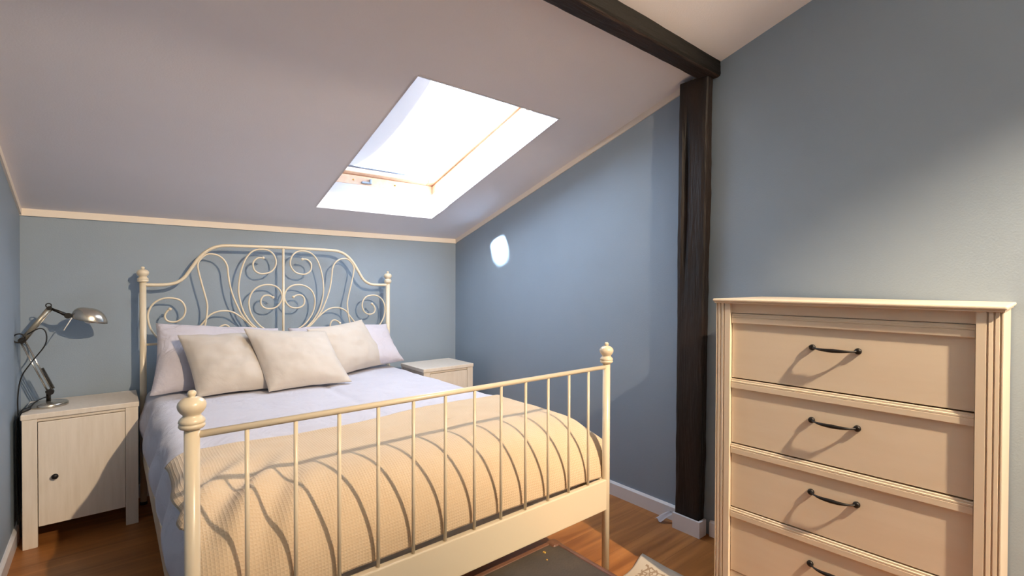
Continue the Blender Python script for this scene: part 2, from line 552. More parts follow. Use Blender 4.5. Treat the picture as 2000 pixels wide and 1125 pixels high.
# small latch and screws on the lower frame
bm = bmesh.new()
for sx in (1.60, 1.90):
    ball(bm, wl(sx, WY0 - 0.001, cz(WY0) + RV + 0.03), 0.006, 8)
link('screw', bm, 'brass', win)
bm = bmesh.new()
box(bm, -0.035 - 0.09, 0.035 - 0.09, -0.020, -0.002, RV + 0.012, RV + 0.024, 0.003)
box(bm, 0.02 - 0.09, 0.034 - 0.09, -0.024, -0.002, RV + 0.012, RV + 0.045, 0.003)
link('latch', bm, 'aluminium', win)

# roller blind inside the sash: slack fabric, bottom bar, side channels
BX0, BX1 = WX0 + 0.03, WX1 - 0.075
BY0, BY1 = -0.490, TY + 0.02
bl = thing('roller_blind', 'white slack roller blind drawn under the roof window pane', 'blind', ((BX0 + BX1) / 2, BY0, cz(BY0) + 0.20))
BC = Vector(bl.location)
BO = 0.222
def fblind(i, j):
    u, v = i / 22, j / 34
    x = BX0 + (BX1 - BX0) * u
    y = BY0 + (BY1 - BY0) * v
    sag = 0.042 * math.sin(PI * min(1, max(0, v))) ** 0.8 * (0.75 + 0.25 * math.sin(PI * u)) + 0.004 * math.sin(7 * v + 3 * u)
    return Vector((x, y, cz(y) + BO - sag)) - BC
link('fabric', grid_mesh(23, 35, fblind), 'blind_fabric', bl, True)
bm = bmesh.new()
tube(bm, [Vector((BX0, BY0, cz(BY0) + BO)) - BC, Vector((BX1, BY0, cz(BY0) + BO)) - BC], 0.011, 10)
link('bottom_bar', bm, 'aluminium', bl, True)
for x0 in (BX1 + 0.004, BX0 - 0.024):
    bm = bmesh.new()
    prism(bm, [(-0.46, cz(-0.46) + BO - 0.006), (BY1, cz(BY1) + BO - 0.006), (BY1, cz(BY1) + BO + 0.012), (-0.46, cz(-0.46) + BO + 0.012)], 'x', x0, x0 + 0.020)
    for v in bm.verts:
        v.co -= BC
    link('side_channel', bm, 'aluminium', bl)

# ------------------------------------------------------------------ timber beam and post
def hewn(name, label, x0, x1, y0, y1, z0, z1, axis, material, nseg, amp, cracks=None, cat='beam', taper=None):
    """rough-sawn timber: rings of a many-sided rounded rectangle pushed about by noise"""
    c = Vector(((x0 + x1) / 2, (y0 + y1) / 2, z0))
    bm = bmesh.new()
    if axis == 'z':
        A0, A1, B0, B1, L0, L1 = x0, x1, y0, y1, z0, z1
    else:
        A0, A1, B0, B1, L0, L1 = y0, y1, z0, z1, x0, x1
    per = []
    k = 7
    for i in range(k): per.append((i / k, 0.0))
    for i in range(k): per.append((1.0, i / k))
    for i in range(k): per.append((1 - i / k, 1.0))
    for i in range(k): per.append((0.0, 1 - i / k))
    rings = []
    for s in range(nseg + 1):
        t = s / nseg
        l = L0 + (L1 - L0) * t
        ring = []
        for idx, (pa, pb) in enumerate(per):
            a0, a1, b0, b1 = A0, A1, B0, B1
            if taper:
                a0, a1, b0, b1 = taper(t, a0, a1, b0, b1)
            # eased corners
            ea = min(pa, 1 - pa); eb = min(pb, 1 - pb)
            q = 0.045 if (ea < 0.01 and eb < 0.01) else 0.0
            pa2 = pa + (q if pa < 0.5 else -q); pb2 = pb + (q if pb < 0.5 else -q)
            a = a0 + (a1 - a0) * pa2; b_ = b0 + (b1 - b0) * pb2
            n1 = fbm((a * 6, b_ * 6, l * 1.6), 2) + 0.35 * fbm((a * 60, b_ * 60, l * 9), 2); n2 = fbm((a * 9 + 20, b_ * 9, l * 1.9 + 5), 2) + 0.35 * fbm((a * 60 + 7, b_ * 60, l * 10), 2)
            a += amp * n1; b_ += amp * n2
            if cracks:
                d = cracks(idx, t)
                if d:
                    a += d[0]; b_ += d[1]
            p = (a, b_, l) if axis == 'z' else (l, a, b_)
            ring.append(bm.verts.new(Vector(p) - c))
        rings.append(ring)
    n = len(per)
    for r0, r1 in zip(rings, rings[1:]):
        for i in range(n):
            bm.faces.new((r0[i], r0[(i + 1) % n], r1[(i + 1) % n], r1[i]))
    bm.faces.new(rings[0][::-1]); bm.faces.new(rings[-1])
    o = link(name, bm, material, None, False, c)
    tag(o, label, cat)
    return o

beam = hewn('ceiling_beam', 'dark hewn timber beam running under the sloped ceiling', XL + 0.002, XR - 0.004, -2.335, -2.237, 2.240, 2.345, 'x', 'timber_beam', 220, 0.0045)
beam.data.materials.append(MATS['timber_black'])      # the face towards the room is darker than the others
for p_ in beam.data.polygons:
    if p_.normal.y < -0.6:
        p_.material_index = 1
def post_crack(idx, t):
    # a long drying crack in the front face, in its upper half (front face: pa == 0 side)
    if idx == 23 and 0.50 < t < 0.97:
        w_ = math.sin(PI * (t - 0.50) / 0.47)
        return (0.022 * w_, 0)
    return None
def post_taper(t, a0, a1, b0, b1):
    return a0 - 0.008 * t, a1, b0 - 0.036 * t, b1 - 0.012 * t
hewn('timber_post', 'dark cracked timber post standing against the blue wall', 2.572, XR - 0.003, -2.268, -2.135, 0.0, 2.243, 'z', 'timber', 220, 0.0055, post_crack, 'post', post_taper)
# boxed baseboard round the post foot
bm = bmesh.new()
prism(bm, [(XR - 0.0145, -2.284), (2.552, -2.284), (2.552, -2.136), (2.5645, -2.136), (2.5645, -2.272), (XR - 0.0145, -2.272)], 'z', 0.0, BBH)
struct(link('baseboard_post', bm, 'baseboard_white'))
# torn scrap of white paper poking out beside the plinth
def fscrap(i, j):
    u, v = i / 8, j / 5
    x = 2.600 - 0.050 * u + 0.006 * math.sin(5 * v + 3 * u)
    y = -2.112 + 0.030 * (v - 0.5) * (1 + 0.9 * u) + 0.055 * u
    z = 0.062 - 0.052 * u ** 1.3 + 0.008 * math.sin(9 * v + 2 * u) - 0.03 * abs(v - 0.45) * (1 - u)
    return Vector((x, y, max(0.003, z)))
bm = grid_mesh(9, 6, fscrap)
bmesh.ops.solidify(bm, geom=bm.faces[:], thickness=0.0012)
o = link('paper_scrap', bm, 'paper', None, True)
tag(o, 'torn scrap of white paper sticking out between baseboard and post', 'paper scrap')

# ------------------------------------------------------------------ bed
BW, BL = 1.4586, 2.0771
BCX, BYH = 0.4945 + BW / 2, -0.1209
bed = thing('bed', 'white metal bed frame with scrolled headboard and barred footboard', 'bed', (BCX, BYH, 0))
FIN = [(0.0, 0.089), (0.005, 0.0885), (0.0085, 0.085), (0.0093, 0.0805), (0.0075, 0.076), (0.0055, 0.074), (0.014, 0.0725), (0.022, 0.068), (0.0275, 0.061),
       (0.029, 0.0545), (0.0275, 0.047), (0.023, 0.039), (0.0185, 0.0345), (0.0175, 0.032), (0.020, 0.0285), (0.0255, 0.0225), (0.0270, 0.0175), (0.0250, 0.0145),
       (0.0245, 0.0138), (0.0265, 0.0115), (0.0268, 0.0075), (0.0235, 0.003), (0.0155, 0.0)]
for sx in (-1, 1):
    for yl, top in ((0.0, 1.325), (-BL, 0.9939)):
        bm = bmesh.new()
        lathe(bm, [(0.0157, 0.0), (0.0157, top - 0.0885)], 20)
        p = link('post', bm, 'bed_metal', bed, True, (sx * BW / 2, yl, 0))
        link('finial', lathe(bmesh.new(), FIN[::-1], 28), 'bed_metal', p, True, (0, 0, top - 0.089))
        bm = lathe(bmesh.new(), [(0.0172, 0.0), (0.0172, 0.012), (0.0160, 0.016)], 16)
        link('foot_cap', bm, 'black_rubber', p, True)

HS = {
 'arch': [(-0.725, 1.223), (-0.65, 1.223), (-0.605, 1.227), (-0.571, 1.238), (-0.537, 1.266), (-0.503, 1.32), (-0.468, 1.377), (-0.432, 1.418), (-0.396, 1.443), (-0.36, 1.456), (-0.322, 1.461), (-0.246, 1.463), (-0.168, 1.464), (-0.086, 1.465), (0.0, 1.465)],
 'B': [(-0.452, 0.889), (-0.445, 0.94), (-0.432, 0.999), (-0.424, 1.066), (-0.424, 1.108), (-0.436, 1.167), (-0.454, 1.242), (-0.468, 1.309), (-0.47, 1.346), (-0.457, 1.375), (-0.432, 1.4), (-0.403, 1.408), (-0.367, 1.4), (-0.337, 1.375), (-0.319, 1.337), (-0.314, 1.286), (-0.304, 1.217), (-0.289, 1.157), (-0.266, 1.095), (-0.239, 1.034), (-0.2, 0.979), (-0.152, 0.935), (-0.09, 0.903), (-0.03, 0.889)],
 'C': [(-0.119, 1.394), (-0.148, 1.393), (-0.172, 1.372), (-0.177, 1.345), (-0.168, 1.314), (-0.14, 1.295), (-0.107, 1.295), (-0.074, 1.307), (-0.049, 1.339), (-0.043, 1.376), (-0.057, 1.416), (-0.086, 1.442), (-0.127, 1.449), (-0.168, 1.44), (-0.199, 1.415), (-0.223, 1.375), (-0.243, 1.313), (-0.254, 1.252), (-0.258, 1.191), (-0.251, 1.13), (-0.235, 1.068), (-0.212, 1.019), (-0.18, 0.972), (-0.13, 0.928), (-0.07, 0.897)],
 'D': [(-0.062, 1.143), (-0.087, 1.156), (-0.116, 1.152), (-0.132, 1.128), (-0.13, 1.096), (-0.108, 1.075), (-0.074, 1.07), (-0.041, 1.08), (-0.015, 1.112), (-0.007, 1.148), (-0.02, 1.189), (-0.053, 1.217), (-0.099, 1.224), (-0.144, 1.212), (-0.18, 1.182), (-0.198, 1.138), (-0.2, 1.094), (-0.188, 1.04), (-0.16, 0.99), (-0.12, 0.948), (-0.06, 0.918), (-0.004, 0.902)],
 'E': [(-0.606, 1.084), (-0.621, 1.069), (-0.63, 1.045), (-0.622, 1.021), (-0.599, 1.01), (-0.572, 1.012), (-0.545, 1.033), (-0.532, 1.07), (-0.538, 1.107), (-0.561, 1.136), (-0.598, 1.147), (-0.638, 1.145), (-0.673, 1.126), (-0.696, 1.095), (-0.707, 1.056), (-0.704, 1.013), (-0.693, 0.973), (-0.668, 0.93), (-0.635, 0.892)],
 'F': [(-0.53, 0.892), (-0.50, 0.93), (-0.465, 0.972), (-0.437, 1.008), (-0.412, 1.04), (-0.375, 1.06), (-0.331, 1.065), (-0.289, 1.055), (-0.247, 1.025), (-0.208, 0.988), (-0.169, 0.952), (-0.11, 0.914), (-0.05, 0.893)],
 'G': [(-0.371, 0.955), (-0.355, 0.970), (-0.331, 0.979), (-0.312, 0.968), (-0.303, 0.942), (-0.310, 0.915), (-0.335, 0.895)],
}
arch = [(x, 0, z) for x, z in HS['arch']] + [(-x, 0, z) for x, z in HS['arch'][-2::-1]]
link('headboard_arch', tube(bmesh.new(), catmull(arch, 5), 0.0095, 12), 'bed_metal', bed, True)
link('headboard_bar', tube(bmesh.new(), [(-BW / 2, 0, 0.889), (BW / 2, 0, 0.889)], 0.007, 10), 'bed_metal', bed, True)
link('headboard_bar', tube(bmesh.new(), [(-BW / 2, 0, 0.42), (BW / 2, 0, 0.42)], 0.009, 10), 'bed_metal', bed, True)
link('centre_bar', tube(bmesh.new(), [(0, 0, 1.465), (0, 0, 0.42)], 0.0075, 10), 'bed_metal', bed, True)
for kx in (-0.486, -0.243, 0.243, 0.486):
    link('lower_bar', tube(bmesh.new(), [(kx, 0, 0.889), (kx, 0, 0.42)], 0.005, 8), 'bed_metal', bed, True)
for k in 'BCDEFG':
    for s in (1, -1):
        bm = bmesh.new()
        pts = catmull([(s * x, 0.0005 * (ord(k) - 66), z) for x, z in HS[k]], 5)
        tube(bm, pts, 0.0052, 8)
        if k in 'CDEG':
            ball(bm, pts[0], 0.0092, 12)
        link('scroll', bm, 'bed_metal', bed, True)
# footboard
link('foot_rail', tube(bmesh.new(), [(-BW / 2, -BL, 0.8905), (BW / 2, -BL, 0.8905)], 0.0085, 14), 'bed_metal', bed, True)
for i in range(1, 13):
    x = -BW / 2 + BW * i / 13
    link('spindle', tube(bmesh.new(), [(x, -BL, 0.40), (x, -BL, 0.8905)], 0.0053, 10), 'bed_metal', bed, True)
link('foot_panel', bxm(-BW / 2 + 0.006, BW / 2 - 0.006, -BL - 0.012, -BL + 0.013, 0.295, 0.4225, 0.004), 'bed_metal', bed)
for sx in (-1, 1):
    link('side_rail', bxm(sx * BW / 2 - 0.012, sx * BW / 2 + 0.012, -BL + 0.014, -0.014, 0.300, 0.405, 0.003), 'bed_metal', bed)
link('mid_beam', bxm(-0.02, 0.02, -BL + 0.014, -0.01, 0.300, 0.34, 0.003), 'bed_metal', bed)
for i in range(15):
    y = -0.10 - i * 0.135
    link('slat', bxm(-BW / 2 + 0.013, BW / 2 - 0.013, y - 0.034, y + 0.034, 0.341, 0.353, 0.002), 'white_wood', bed)

# mattress
mt = link('mattress', bxm(-0.695, 0.695, -1.995, -0.030, 0.354, 0.555, 0.045, 3), 'mattress_cloth', None, True, (BCX, BYH, 0))
tag(mt, 'white mattress lying in the bed under the duvet', 'mattress')

# duvet and coverlet share one draped profile
def drape(t, flat, r, hang, bulge=0.0):
    """distance t from the middle -> (sideways, drop) over a rounded edge then straight down"""
    s = 1 if t >= 0 else -1
    a = abs(t)
    if a <= flat:
        return s * a, 0.0
    a -= flat
    if a < r * PI / 2:
        th = a / r
        return s * (flat + r * math.sin(th)), r * (1 - math.cos(th))
    a -= r * PI / 2
    k = min(1.0, a / max(hang, 1e-4))
    return s * (flat + r + bulge * math.sin(PI * k) - 0.035 * k * k), r + a

def top_height(x, y):
    h = 0.660 - 0.012 * (x / 0.7) ** 2
    h += 0.006 * fbm((x * 2.2, y * 1.8, 0.3), 3) + 0.003 * fbm((x * 6, y * 9, 4.0), 2)
    h -= 0.010 * math.exp(-((x - 0.04 + 0.03 * math.sin(2.2 * y)) / 0.028) ** 2) * max(0.0, min(1, (y + 1.55) / 0.5))
    return h

def bed_point(u, v, lift, flat_x, r_x, hangx, flat_y0, flat_y1, r_y, bul=0.022):
    """u across, v along (negative to the foot) as cloth lengths"""
    sx, dx = drape(u, flat_x, r_x, hangx, bul)
    mid = (flat_y0 + flat_y1) / 2
    sy, dy = drape(v - mid, (flat_y0 - flat_y1) / 2, r_y, 0.25, 0.0)
    sy = mid + sy
    z = top_height(max(-0.7, min(0.7, sx)), sy)
    drop = (dx ** 4 + dy ** 4) ** 0.25
    # pull corners in where both sides fall
    if dx > 0.02 and dy > 0.02:
        k = min(1.0, min(dx, dy) / 0.2)
        sx -= math.copysign(0.03 * k, sx); sy += 0.02 * k * (1 if dy and sy < mid else 0)
    fold = 0.0
    if dx > 0.03:
        k = min(1, dx / 0.15)
        fold = (0.014 * math.sin(sy * 17 + 1.5 * math.sin(sy * 5)) + 0.006 * fbm((sy * 8, dx * 6, 2), 2)) * k
        sx += math.copysign(1, sx) * fold
    return Vector((sx, sy, z - drop)), lift

def cloth_obj(name, u0, u1, v0, v1, nu, nv, lift, mat_, label, cat, thick, kw, extra=None):
    P = [[None] * nv for _ in range(nu)]
    for i in range(nu):
        for j in range(nv):
            uu = u0 + (u1 - u0) * i / (nu - 1)
            vv = v0 + (v1 - v0) * j / (nv - 1)
            if extra:
                uu, vv = extra(uu, vv)
            P[i][j], _ = bed_point(uu, vv, lift, **kw)
    # lift along the local normal
    Q = [[None] * nv for _ in range(nu)]
    for i in range(nu):
        for j in range(nv):
            a = P[min(i + 1, nu - 1)][j] - P[max(i - 1, 0)][j]
            b_ = P[i][min(j + 1, nv - 1)] - P[i][max(j - 1, 0)]
            n = a.cross(b_)
            n = n.normalized() if n.length > 1e-9 else Vector((0, 0, -1))
            n = -n if n.length > 0 else n
            L = lift(i / (nu - 1), j / (nv - 1), P[i][j]) if callable(lift) else lift
            Q[i][j] = P[i][j] + n * L
            if name == 'coverlet' and P[i][j].x > 0.60:
                # hangs loose outside the side rail on the wall side
                q = P[i][j]
                k = max(0.0, min(1.0, (0.64 - q.z) / 0.15))
                Q[i][j].x += 0.105 * k * k * (3 - 2 * k) * max(0.0, min(1.0, (q.x - 0.60) / 0.10)) * max(0.0, min(1.0, (q.y + 2.055) / 0.05))
    bm = grid_mesh(nu, nv, lambda i, j: Q[i][j], lambda i, j: (u0 + (u1 - u0) * i / (nu - 1), v0 + (v1 - v0) * j / (nv - 1)))
    o = link(name, bm, mat_, None, True, (BCX, BYH, 0))
    md = o.modifiers.new('thickness', 'SOLIDIFY')
    md.thickness = thick
    md.offset = -1.0
    tag(o, label, cat)
    return o

KW = dict(flat_x=0.655, r_x=0.075, hangx=0.22, flat_y0=-0.06, flat_y1=-1.83, r_y=0.22)
def duvet_lift(a, b_, p):
    return 0.004 * fbm((p.x * 5, p.y * 5, p.z * 5), 3)
cloth_obj('duvet', -1.02, 0.94, -0.03, -2.17, 150, 150, duvet_lift, 'white_linen', 'white cotton duvet spread over the bed and hanging down its side', 'duvet', 0.016, KW)

def cover_edge(u, v):
    # the far hem waves and sits further up the bed on the right
    t = (v + 1.30) / -0.95
    hem = 0.10 * math.exp(-((u + 0.10) / 0.35) ** 2) * -1 + 0.015 * math.sin(6 * u + 1) + (-0.08 if u < -0.6 else 0) * 0 
    return u, v + hem * max(0, 1 - t * 1.6)
def cover_lift(a, b_, p):
    l = 0.010 + 0.003 * fbm((p.x * 4, p.y * 4, p.z * 4 + 9), 3)
    # gathered folds at the near left corner
    d = math.hypot((p.x + 0.60) / 0.16, (p.y + 1.86) / 0.22)
    l += 0.020 * math.exp(-d * d) * (0.6 + math.sin(p.x * 42 - p.y * 30))
    # soft hem roll
    if b_ < 0.04:
        l += 0.004 * (1 - b_ / 0.04)
    # cloth relaxed over the foot end
    l += 0.003 * math.sin(p.x * 9 + 2) * max(0, min(1, (-p.y - 1.95) / 0.08))
    return l
cloth_obj('coverlet', -0.735, 0.97, -1.40, -2.178, 170, 110, cover_lift, 'waffle', 'beige waffle-weave coverlet folded across the foot of the bed', 'coverlet', 0.009, KW, cover_edge)

# pillows: four corners in world space, swollen in the middle
def pillow(name, label, BLc, BRc, TRc, TLc, T, mat_, ears=0.03, flange=0.0, group=None, pinch=0.05, seed=0):
    BLc, BRc, TRc, TLc = map(Vector, (BLc, BRc, TRc, TLc))
    c = (BLc + BRc) / 2
    N = 34
    nrm = ((BRc - BLc).cross(TLc - BLc)).normalized()
    rv, uv_ = (BRc - BLc), (TLc - BLc)
    bm = bmesh.new()
    def pt(i, j, s):
        a, b_ = -1 + 2 * i / N, -1 + 2 * j / N
        # concave edges
        a2 = a * (1 - pinch * (1 - b_ * b_)); b2 = b_ * (1 - pinch * (1 - a * a))
        x, y = (a2 + 1) / 2, (b2 + 1) / 2
        p = BLc * (1 - x) * (1 - y) + BRc * x * (1 - y) + TRc * x * y + TLc * (1 - x) * y
        fa = max(0.0, 1 - (abs(a) / (1 - flange)) ** 2.4); fb = max(0.0, 1 - (abs(b_) / (1 - flange)) ** 2.4)
        h = (fa * fb) ** 0.52
        wob = 1 + 0.12 * fbm((a * 1.7 + seed, b_ * 1.7, s + seed), 2)
        sagk = 1 + 0.18 * (-b_)          # fuller towards the bottom
        p = p + nrm * s * (0.0022 + T / 2 * h * wob * sagk)
        p = p + nrm * 0.006 * fbm((a * 3 + seed, b_ * 3, 5), 2)
        return p - c
    F = [[bm.verts.new(pt(i, j, 1)) for j in range(N + 1)] for i in range(N + 1)]
    B = [[bm.verts.new(pt(i, j, -1)) for j in range(N + 1)] for i in range(N + 1)]
    for i in range(N):
        for j in range(N):
            bm.faces.new((F[i][j], F[i + 1][j], F[i + 1][j + 1], F[i][j + 1]))
            bm.faces.new((B[i][j + 1], B[i + 1][j + 1], B[i + 1][j], B[i][j]))
    for i in range(N):
        for (f0, f1, g0, g1) in ((F[i][0], F[i + 1][0], B[i][0], B[i + 1][0]), (F[i][N], F[i + 1][N], B[i][N], B[i + 1][N]),
                                 (F[0][i], F[0][i + 1], B[0][i], B[0][i + 1]), (F[N][i], F[N][i + 1], B[N][i], B[N][i + 1])):
            bm.faces.new((f0, f1, g1, g0))
    o = link(name, bm, mat_, None, True, c)
    tag(o, label, 'pillow', group)
    return o
G1, G2 = 'white pillows against the headboard', 'cream cushions on the bed'
pillow('bed_pillow', 'white pillow behind the cream cushion nearest the desk lamp', (0.505, -0.47, 0.665), (1.20, -0.45, 0.665), (1.18, -0.165, 0.945), (0.548, -0.19, 1.012), 0.15, 'pillow_linen', group=G1, seed=1.3)
pillow('bed_pillow', 'white pillow behind the cream cushion farthest from the desk lamp', (1.25, -0.42, 0.665), (1.965, -0.36, 0.685), (1.91, -0.19, 0.937), (1.24, -0.165, 0.945), 0.15, 'pillow_linen', group=G1, seed=4.1)
pillow('cushion', 'cream canvas cushion leaning nearest the desk lamp', (0.683, -0.665, 0.668), (1.115, -0.70, 0.668), (1.070, -0.395, 0.957), (0.628, -0.40, 0.957), 0.135, 'cream_canvas', flange=0.045, group=G2, seed=2.2)
pillow('cushion', 'cream canvas cushion leaning askew nearest the blue side wall', (1.43, -0.54, 0.668), (1.868, -0.33, 0.672), (1.69, -0.27, 0.984), (1.275, -0.44, 0.955), 0.125, 'cream_canvas', flange=0.045, group=G2, seed=6.4)
pillow('cushion', 'cream canvas cushion in front, overlapping the other two cream cushions', (0.989, -0.757, 0.668), (1.424, -0.77, 0.668), (1.378, -0.47, 0.940), (0.922, -0.50, 0.984), 0.14, 'cream_canvas', flange=0.045, group=G2, seed=9.7)

# ------------------------------------------------------------------ nightstands
NW, ND, NH = 0.4324, 0.3527, 0.6252
ns = thing('nightstand', 'white wooden bedside cabinet standing under the desk lamp', 'nightstand', (0.0343 + NW / 2, -0.3711 + ND / 2, 0), 0, 'bedside cabinets')
hw, hd = NW / 2, ND / 2
link('top', bxm(-hw, hw, -hd, hd, 0.600, NH, 0.003), 'white_wood', ns)
for sx in (-1, 1):
    for sy in (-1, 1):
        x1 = sx * (hw - 0.004); x0 = sx * (hw - 0.055)
        y1 = sy * (hd - 0.004); y0 = sy * (hd - 0.030)
        link('leg', bxm(min(x0, x1), max(x0, x1), min(y0, y1), max(y0, y1), 0.0, 0.600, 0.0015), 'white_wood', ns)
    x0, x1 = sx * (hw - 0.010), sx * (hw - 0.024)
    link('side_panel', bxm(min(x0, x1), max(x0, x1), -hd + 0.030, hd - 0.030, 0.095, 0.600), 'white_wood', ns)
link('top_rail', bxm(-hw + 0.055, hw - 0.055, -hd + 0.012, -hd + 0.030, 0.5855, 0.600), 'white_wood', ns)
link('back_panel', bxm(-hw + 0.024, hw - 0.024, hd - 0.016, hd - 0.010, 0.095, 0.600), 'white_wood', ns)
link('bottom_panel', bxm(-hw + 0.024, hw - 0.024, -hd + 0.032, hd - 0.016, 0.098, 0.112), 'white_wood', ns)
d = link('door', bxm(-hw + 0.0575, hw - 0.0565, -hd + 0.006, -hd + 0.024, 0.094, 0.582, 0.002), 'white_wood', ns)
bm = lathe(bmesh.new(), [(0.006, 0.0), (0.0055, 0.010), (0.0085, 0.014), (0.0125, 0.018), (0.0130, 0.022), (0.010, 0.0265), (0.005, 0.029), (0.0, 0.0295)], 20)
bmesh.ops.rotate(bm, verts=bm.verts, cent=(0, 0, 0), matrix=Matrix.Rotation(PI / 2, 3, 'X'))
k = link('knob', bm, 'black_iron', d, True, (0.150 - (0.0343 + NW / 2), -hd + 0.006, 0.322))
k['label'] = 'small black door knob'

def dup(root, loc, rz, label):
    r = root.copy(); COL.objects.link(r); r.location = loc; r.rotation_euler = (0, 0, rz); r['label'] = label
    for ch in list(root.children):
        c = ch.copy(); COL.objects.link(c); c.parent = r
        for g in ch.children:
            q = g.copy(); COL.objects.link(q); q.parent = c
    return r
dup(ns, (2.497 - NW / 2, -0.4606 + ND / 2, 0), 0, 'white wooden bedside cabinet in the far corner, half hidden by the bed')

# ------------------------------------------------------------------ desk lamp
LY = -0.20
lamp = thing('desk_lamp', 'jointed nickel desk lamp with dome shade on the bedside cabinet', 'lamp', (0.117, LY, NH))
def L(x, z, y=LY):
    return Vector((x - 0.117, y - LY, z - NH))
link('base', lathe(bmesh.new(), [(0.0, 0.0), (0.074, 0.0), (0.075, 0.004), (0.0735, 0.014), (0.070, 0.018), (0.030, 0.021), (0.012, 0.024), (0.0, 0.024)], 40), 'nickel', lamp, True)
link('stem', lathe(bmesh.new(), [(0.009, 0.02), (0.009, 0.062), (0.012, 0.064), (0.012, 0.074), (0.0, 0.075)], 16), 'dark_nickel', lamp, True)
foot, elbow, head, neck = (0.124, 0.693), (0.026, 0.955), (0.122, 1.108), (0.190, 1.068)
def bar_off(p, q, off):
    a, b_ = Vector((p[0], 0, p[1])), Vector((q[0], 0, q[1]))
    t = (b_ - a).normalized(); n = Vector((t.z, 0, -t.x)) * off
    return (a + n, b_ + n)
low = bpy.data.objects.new('lower_arm', None); COL.objects.link(low); low.parent = lamp
for off, yo in ((0.008, -0.008), (0.008, 0.008), (-0.008, -0.008), (-0.008, 0.008)):
    a, b_ = bar_off(foot, elbow, off)
    link('rod', tube(bmesh.new(), [L(a.x, a.z, LY + yo), L(b_.x, b_.z, LY + yo)], 0.0028, 8), 'nickel', low, True)
for yo in (-0.008, 0.008):
    a, b_ = bar_off(foot, elbow, 0.016)
    pts = []
    for i in range(150):
        t = 0.04 + 0.40 * i / 149
        c = a.lerp(b_, t)
        ax = (b_ - a).normalized(); n1 = Vector((ax.z, 0, -ax.x))
        th = i * 1.05
        q = c + n1 * (0.0045 * math.cos(th))
        pts.append(L(q.x, q.z, LY + yo + 0.0045 * math.sin(th)))
    link('spring', tube(bmesh.new(), pts, 0.0011, 5), 'dark_nickel', low, True)
upp = bpy.data.objects.new('upper_arm', None); COL.objects.link(upp); upp.parent = lamp
for off, r in ((0.0, 0.0105),):
    link('arm_tube', tube(bmesh.new(), [L(*elbow), L(*head)], r, 12), 'satin_nickel', upp, True)
a, b_ = bar_off(elbow, head, 0.012)
link('rod', tube(bmesh.new(), [L(a.x, a.z), L(b_.x, b_.z)], 0.0026, 8), 'nickel', upp, True)
link('head_link', tube(bmesh.new(), [L(*head), L(0.158, 1.088), L(*neck)], [0.006, 0.007, 0.010], 10), 'black_iron', lamp, True)
def disc(p, r, t):
    bm = lathe(bmesh.new(), [(0.0, -t), (r, -t), (r, t), (0.0, t)], 20)
    bmesh.ops.rotate(bm, verts=bm.verts, cent=(0, 0, 0), matrix=Matrix.Rotation(PI / 2, 3, 'X'))
    for v in bm.verts:
        v.co += L(*p)
    return bm
for p, r in ((elbow, 0.014), (head, 0.010), (neck, 0.014), (foot, 0.014)):
    link('joint', disc(p, r, 0.014), 'black_iron', lamp, False)
def ring(p, r, t):
    c = L(*p)
    return tube(bmesh.new(), [c + Vector((r * math.cos(2 * PI * i / 24), -0.012, r * math.sin(2 * PI * i / 24))) for i in range(25)], t, 7)
link('joint_ring', ring((0.016, 0.967), 0.021, 0.0032), 'black_iron', lamp, True)
link('joint_ring', ring((0.120, 1.122), 0.010, 0.0026), 'black_iron', lamp, True)
# dome shade: open below, longer towards the right, tilted a little
bm = bmesh.new()
NA, NB = 32, 12
rings = []
for j in range(NB + 1):
    th = (PI / 2) * j / NB
    row = []
    for i in range(NA):
        ph = 2 * PI * i / NA
        x = 0.072 * math.cos(ph) * math.cos(th) ** 0.8 + 0.004
        y = 0.056 * math.sin(ph) * math.cos(th) ** 0.8
        z = 0.073 * math.sin(th) - 0.012 * math.cos(ph) * math.cos(th)
        if math.cos(ph) < 0:
            z += 0.012 * abs(math.cos(ph)) * math.cos(th)
        row.append(bm.verts.new((x, y, z)))
    rings.append(row)
for r0, r1 in zip(rings, rings[1:]):
    for i in range(NA):
        bm.faces.new((r0[i], r0[(i + 1) % NA], r1[(i + 1) % NA], r1[i]))
bmesh.ops.remove_doubles(bm, verts=bm.verts, dist=1e-5)
bmesh.ops.solidify(bm, geom=bm.faces[:], thickness=0.0015)
shade = link('shade', bm, 'nickel', lamp, True, L(0.268, 1.032))
link('socket', tube(bmesh.new(), [Vector((0, 0, 0.052)), Vector((0, 0, 0.020))], 0.018, 14), 'lamp_white', shade, True)
bm = ball(bmesh.new(), Vector((0, 0, 0.012)), 0.020, 14)
link('bulb', bm, 'lamp_white', shade, True)
link('switch_lever', tube(bmesh.new(), [L(0.206, 1.058, LY - 0.03), L(0.176, 0.998, LY - 0.045)], 0.0022, 7), 'lamp_white', lamp, True)
# flex from the arm down behind the cabinet
cable = [L(0.045, 0.985, LY - 0.02), L(0.090, 1.012, LY - 0.035), L(0.112, 0.990, LY - 0.040), L(0.108, 0.930, LY - 0.035), L(0.060, 0.850, LY - 0.03), L(0.024, 0.780, LY - 0.02), L(0.012, 0.690, LY - 0.02), L(0.012, 0.60, LY - 0.02),
         L(0.015, 0.40, LY - 0.02), L(0.018, 0.20, LY - 0.03), L(0.020, 0.05, LY - 0.05), L(0.022, 0.006, LY + 0.0), L(0.022, 0.006, LY + 0.12)]
link('flex', tube(bmesh.new(), catmull(cable, 8), 0.0028, 7), 'black_rubber', lamp, True)
cable = [L(0.118, 0.672, LY), L(0.095, 0.668, LY - 0.02), L(0.072, 0.658, LY - 0.06), L(0.056, 0.637, LY - 0.085), L(0.040, 0.632, LY - 0.10), L(0.026, 0.62, LY - 0.11), L(0.014, 0.56, LY - 0.10), L(0.012, 0.35, LY - 0.09), L(0.016, 0.10, LY - 0.09)]
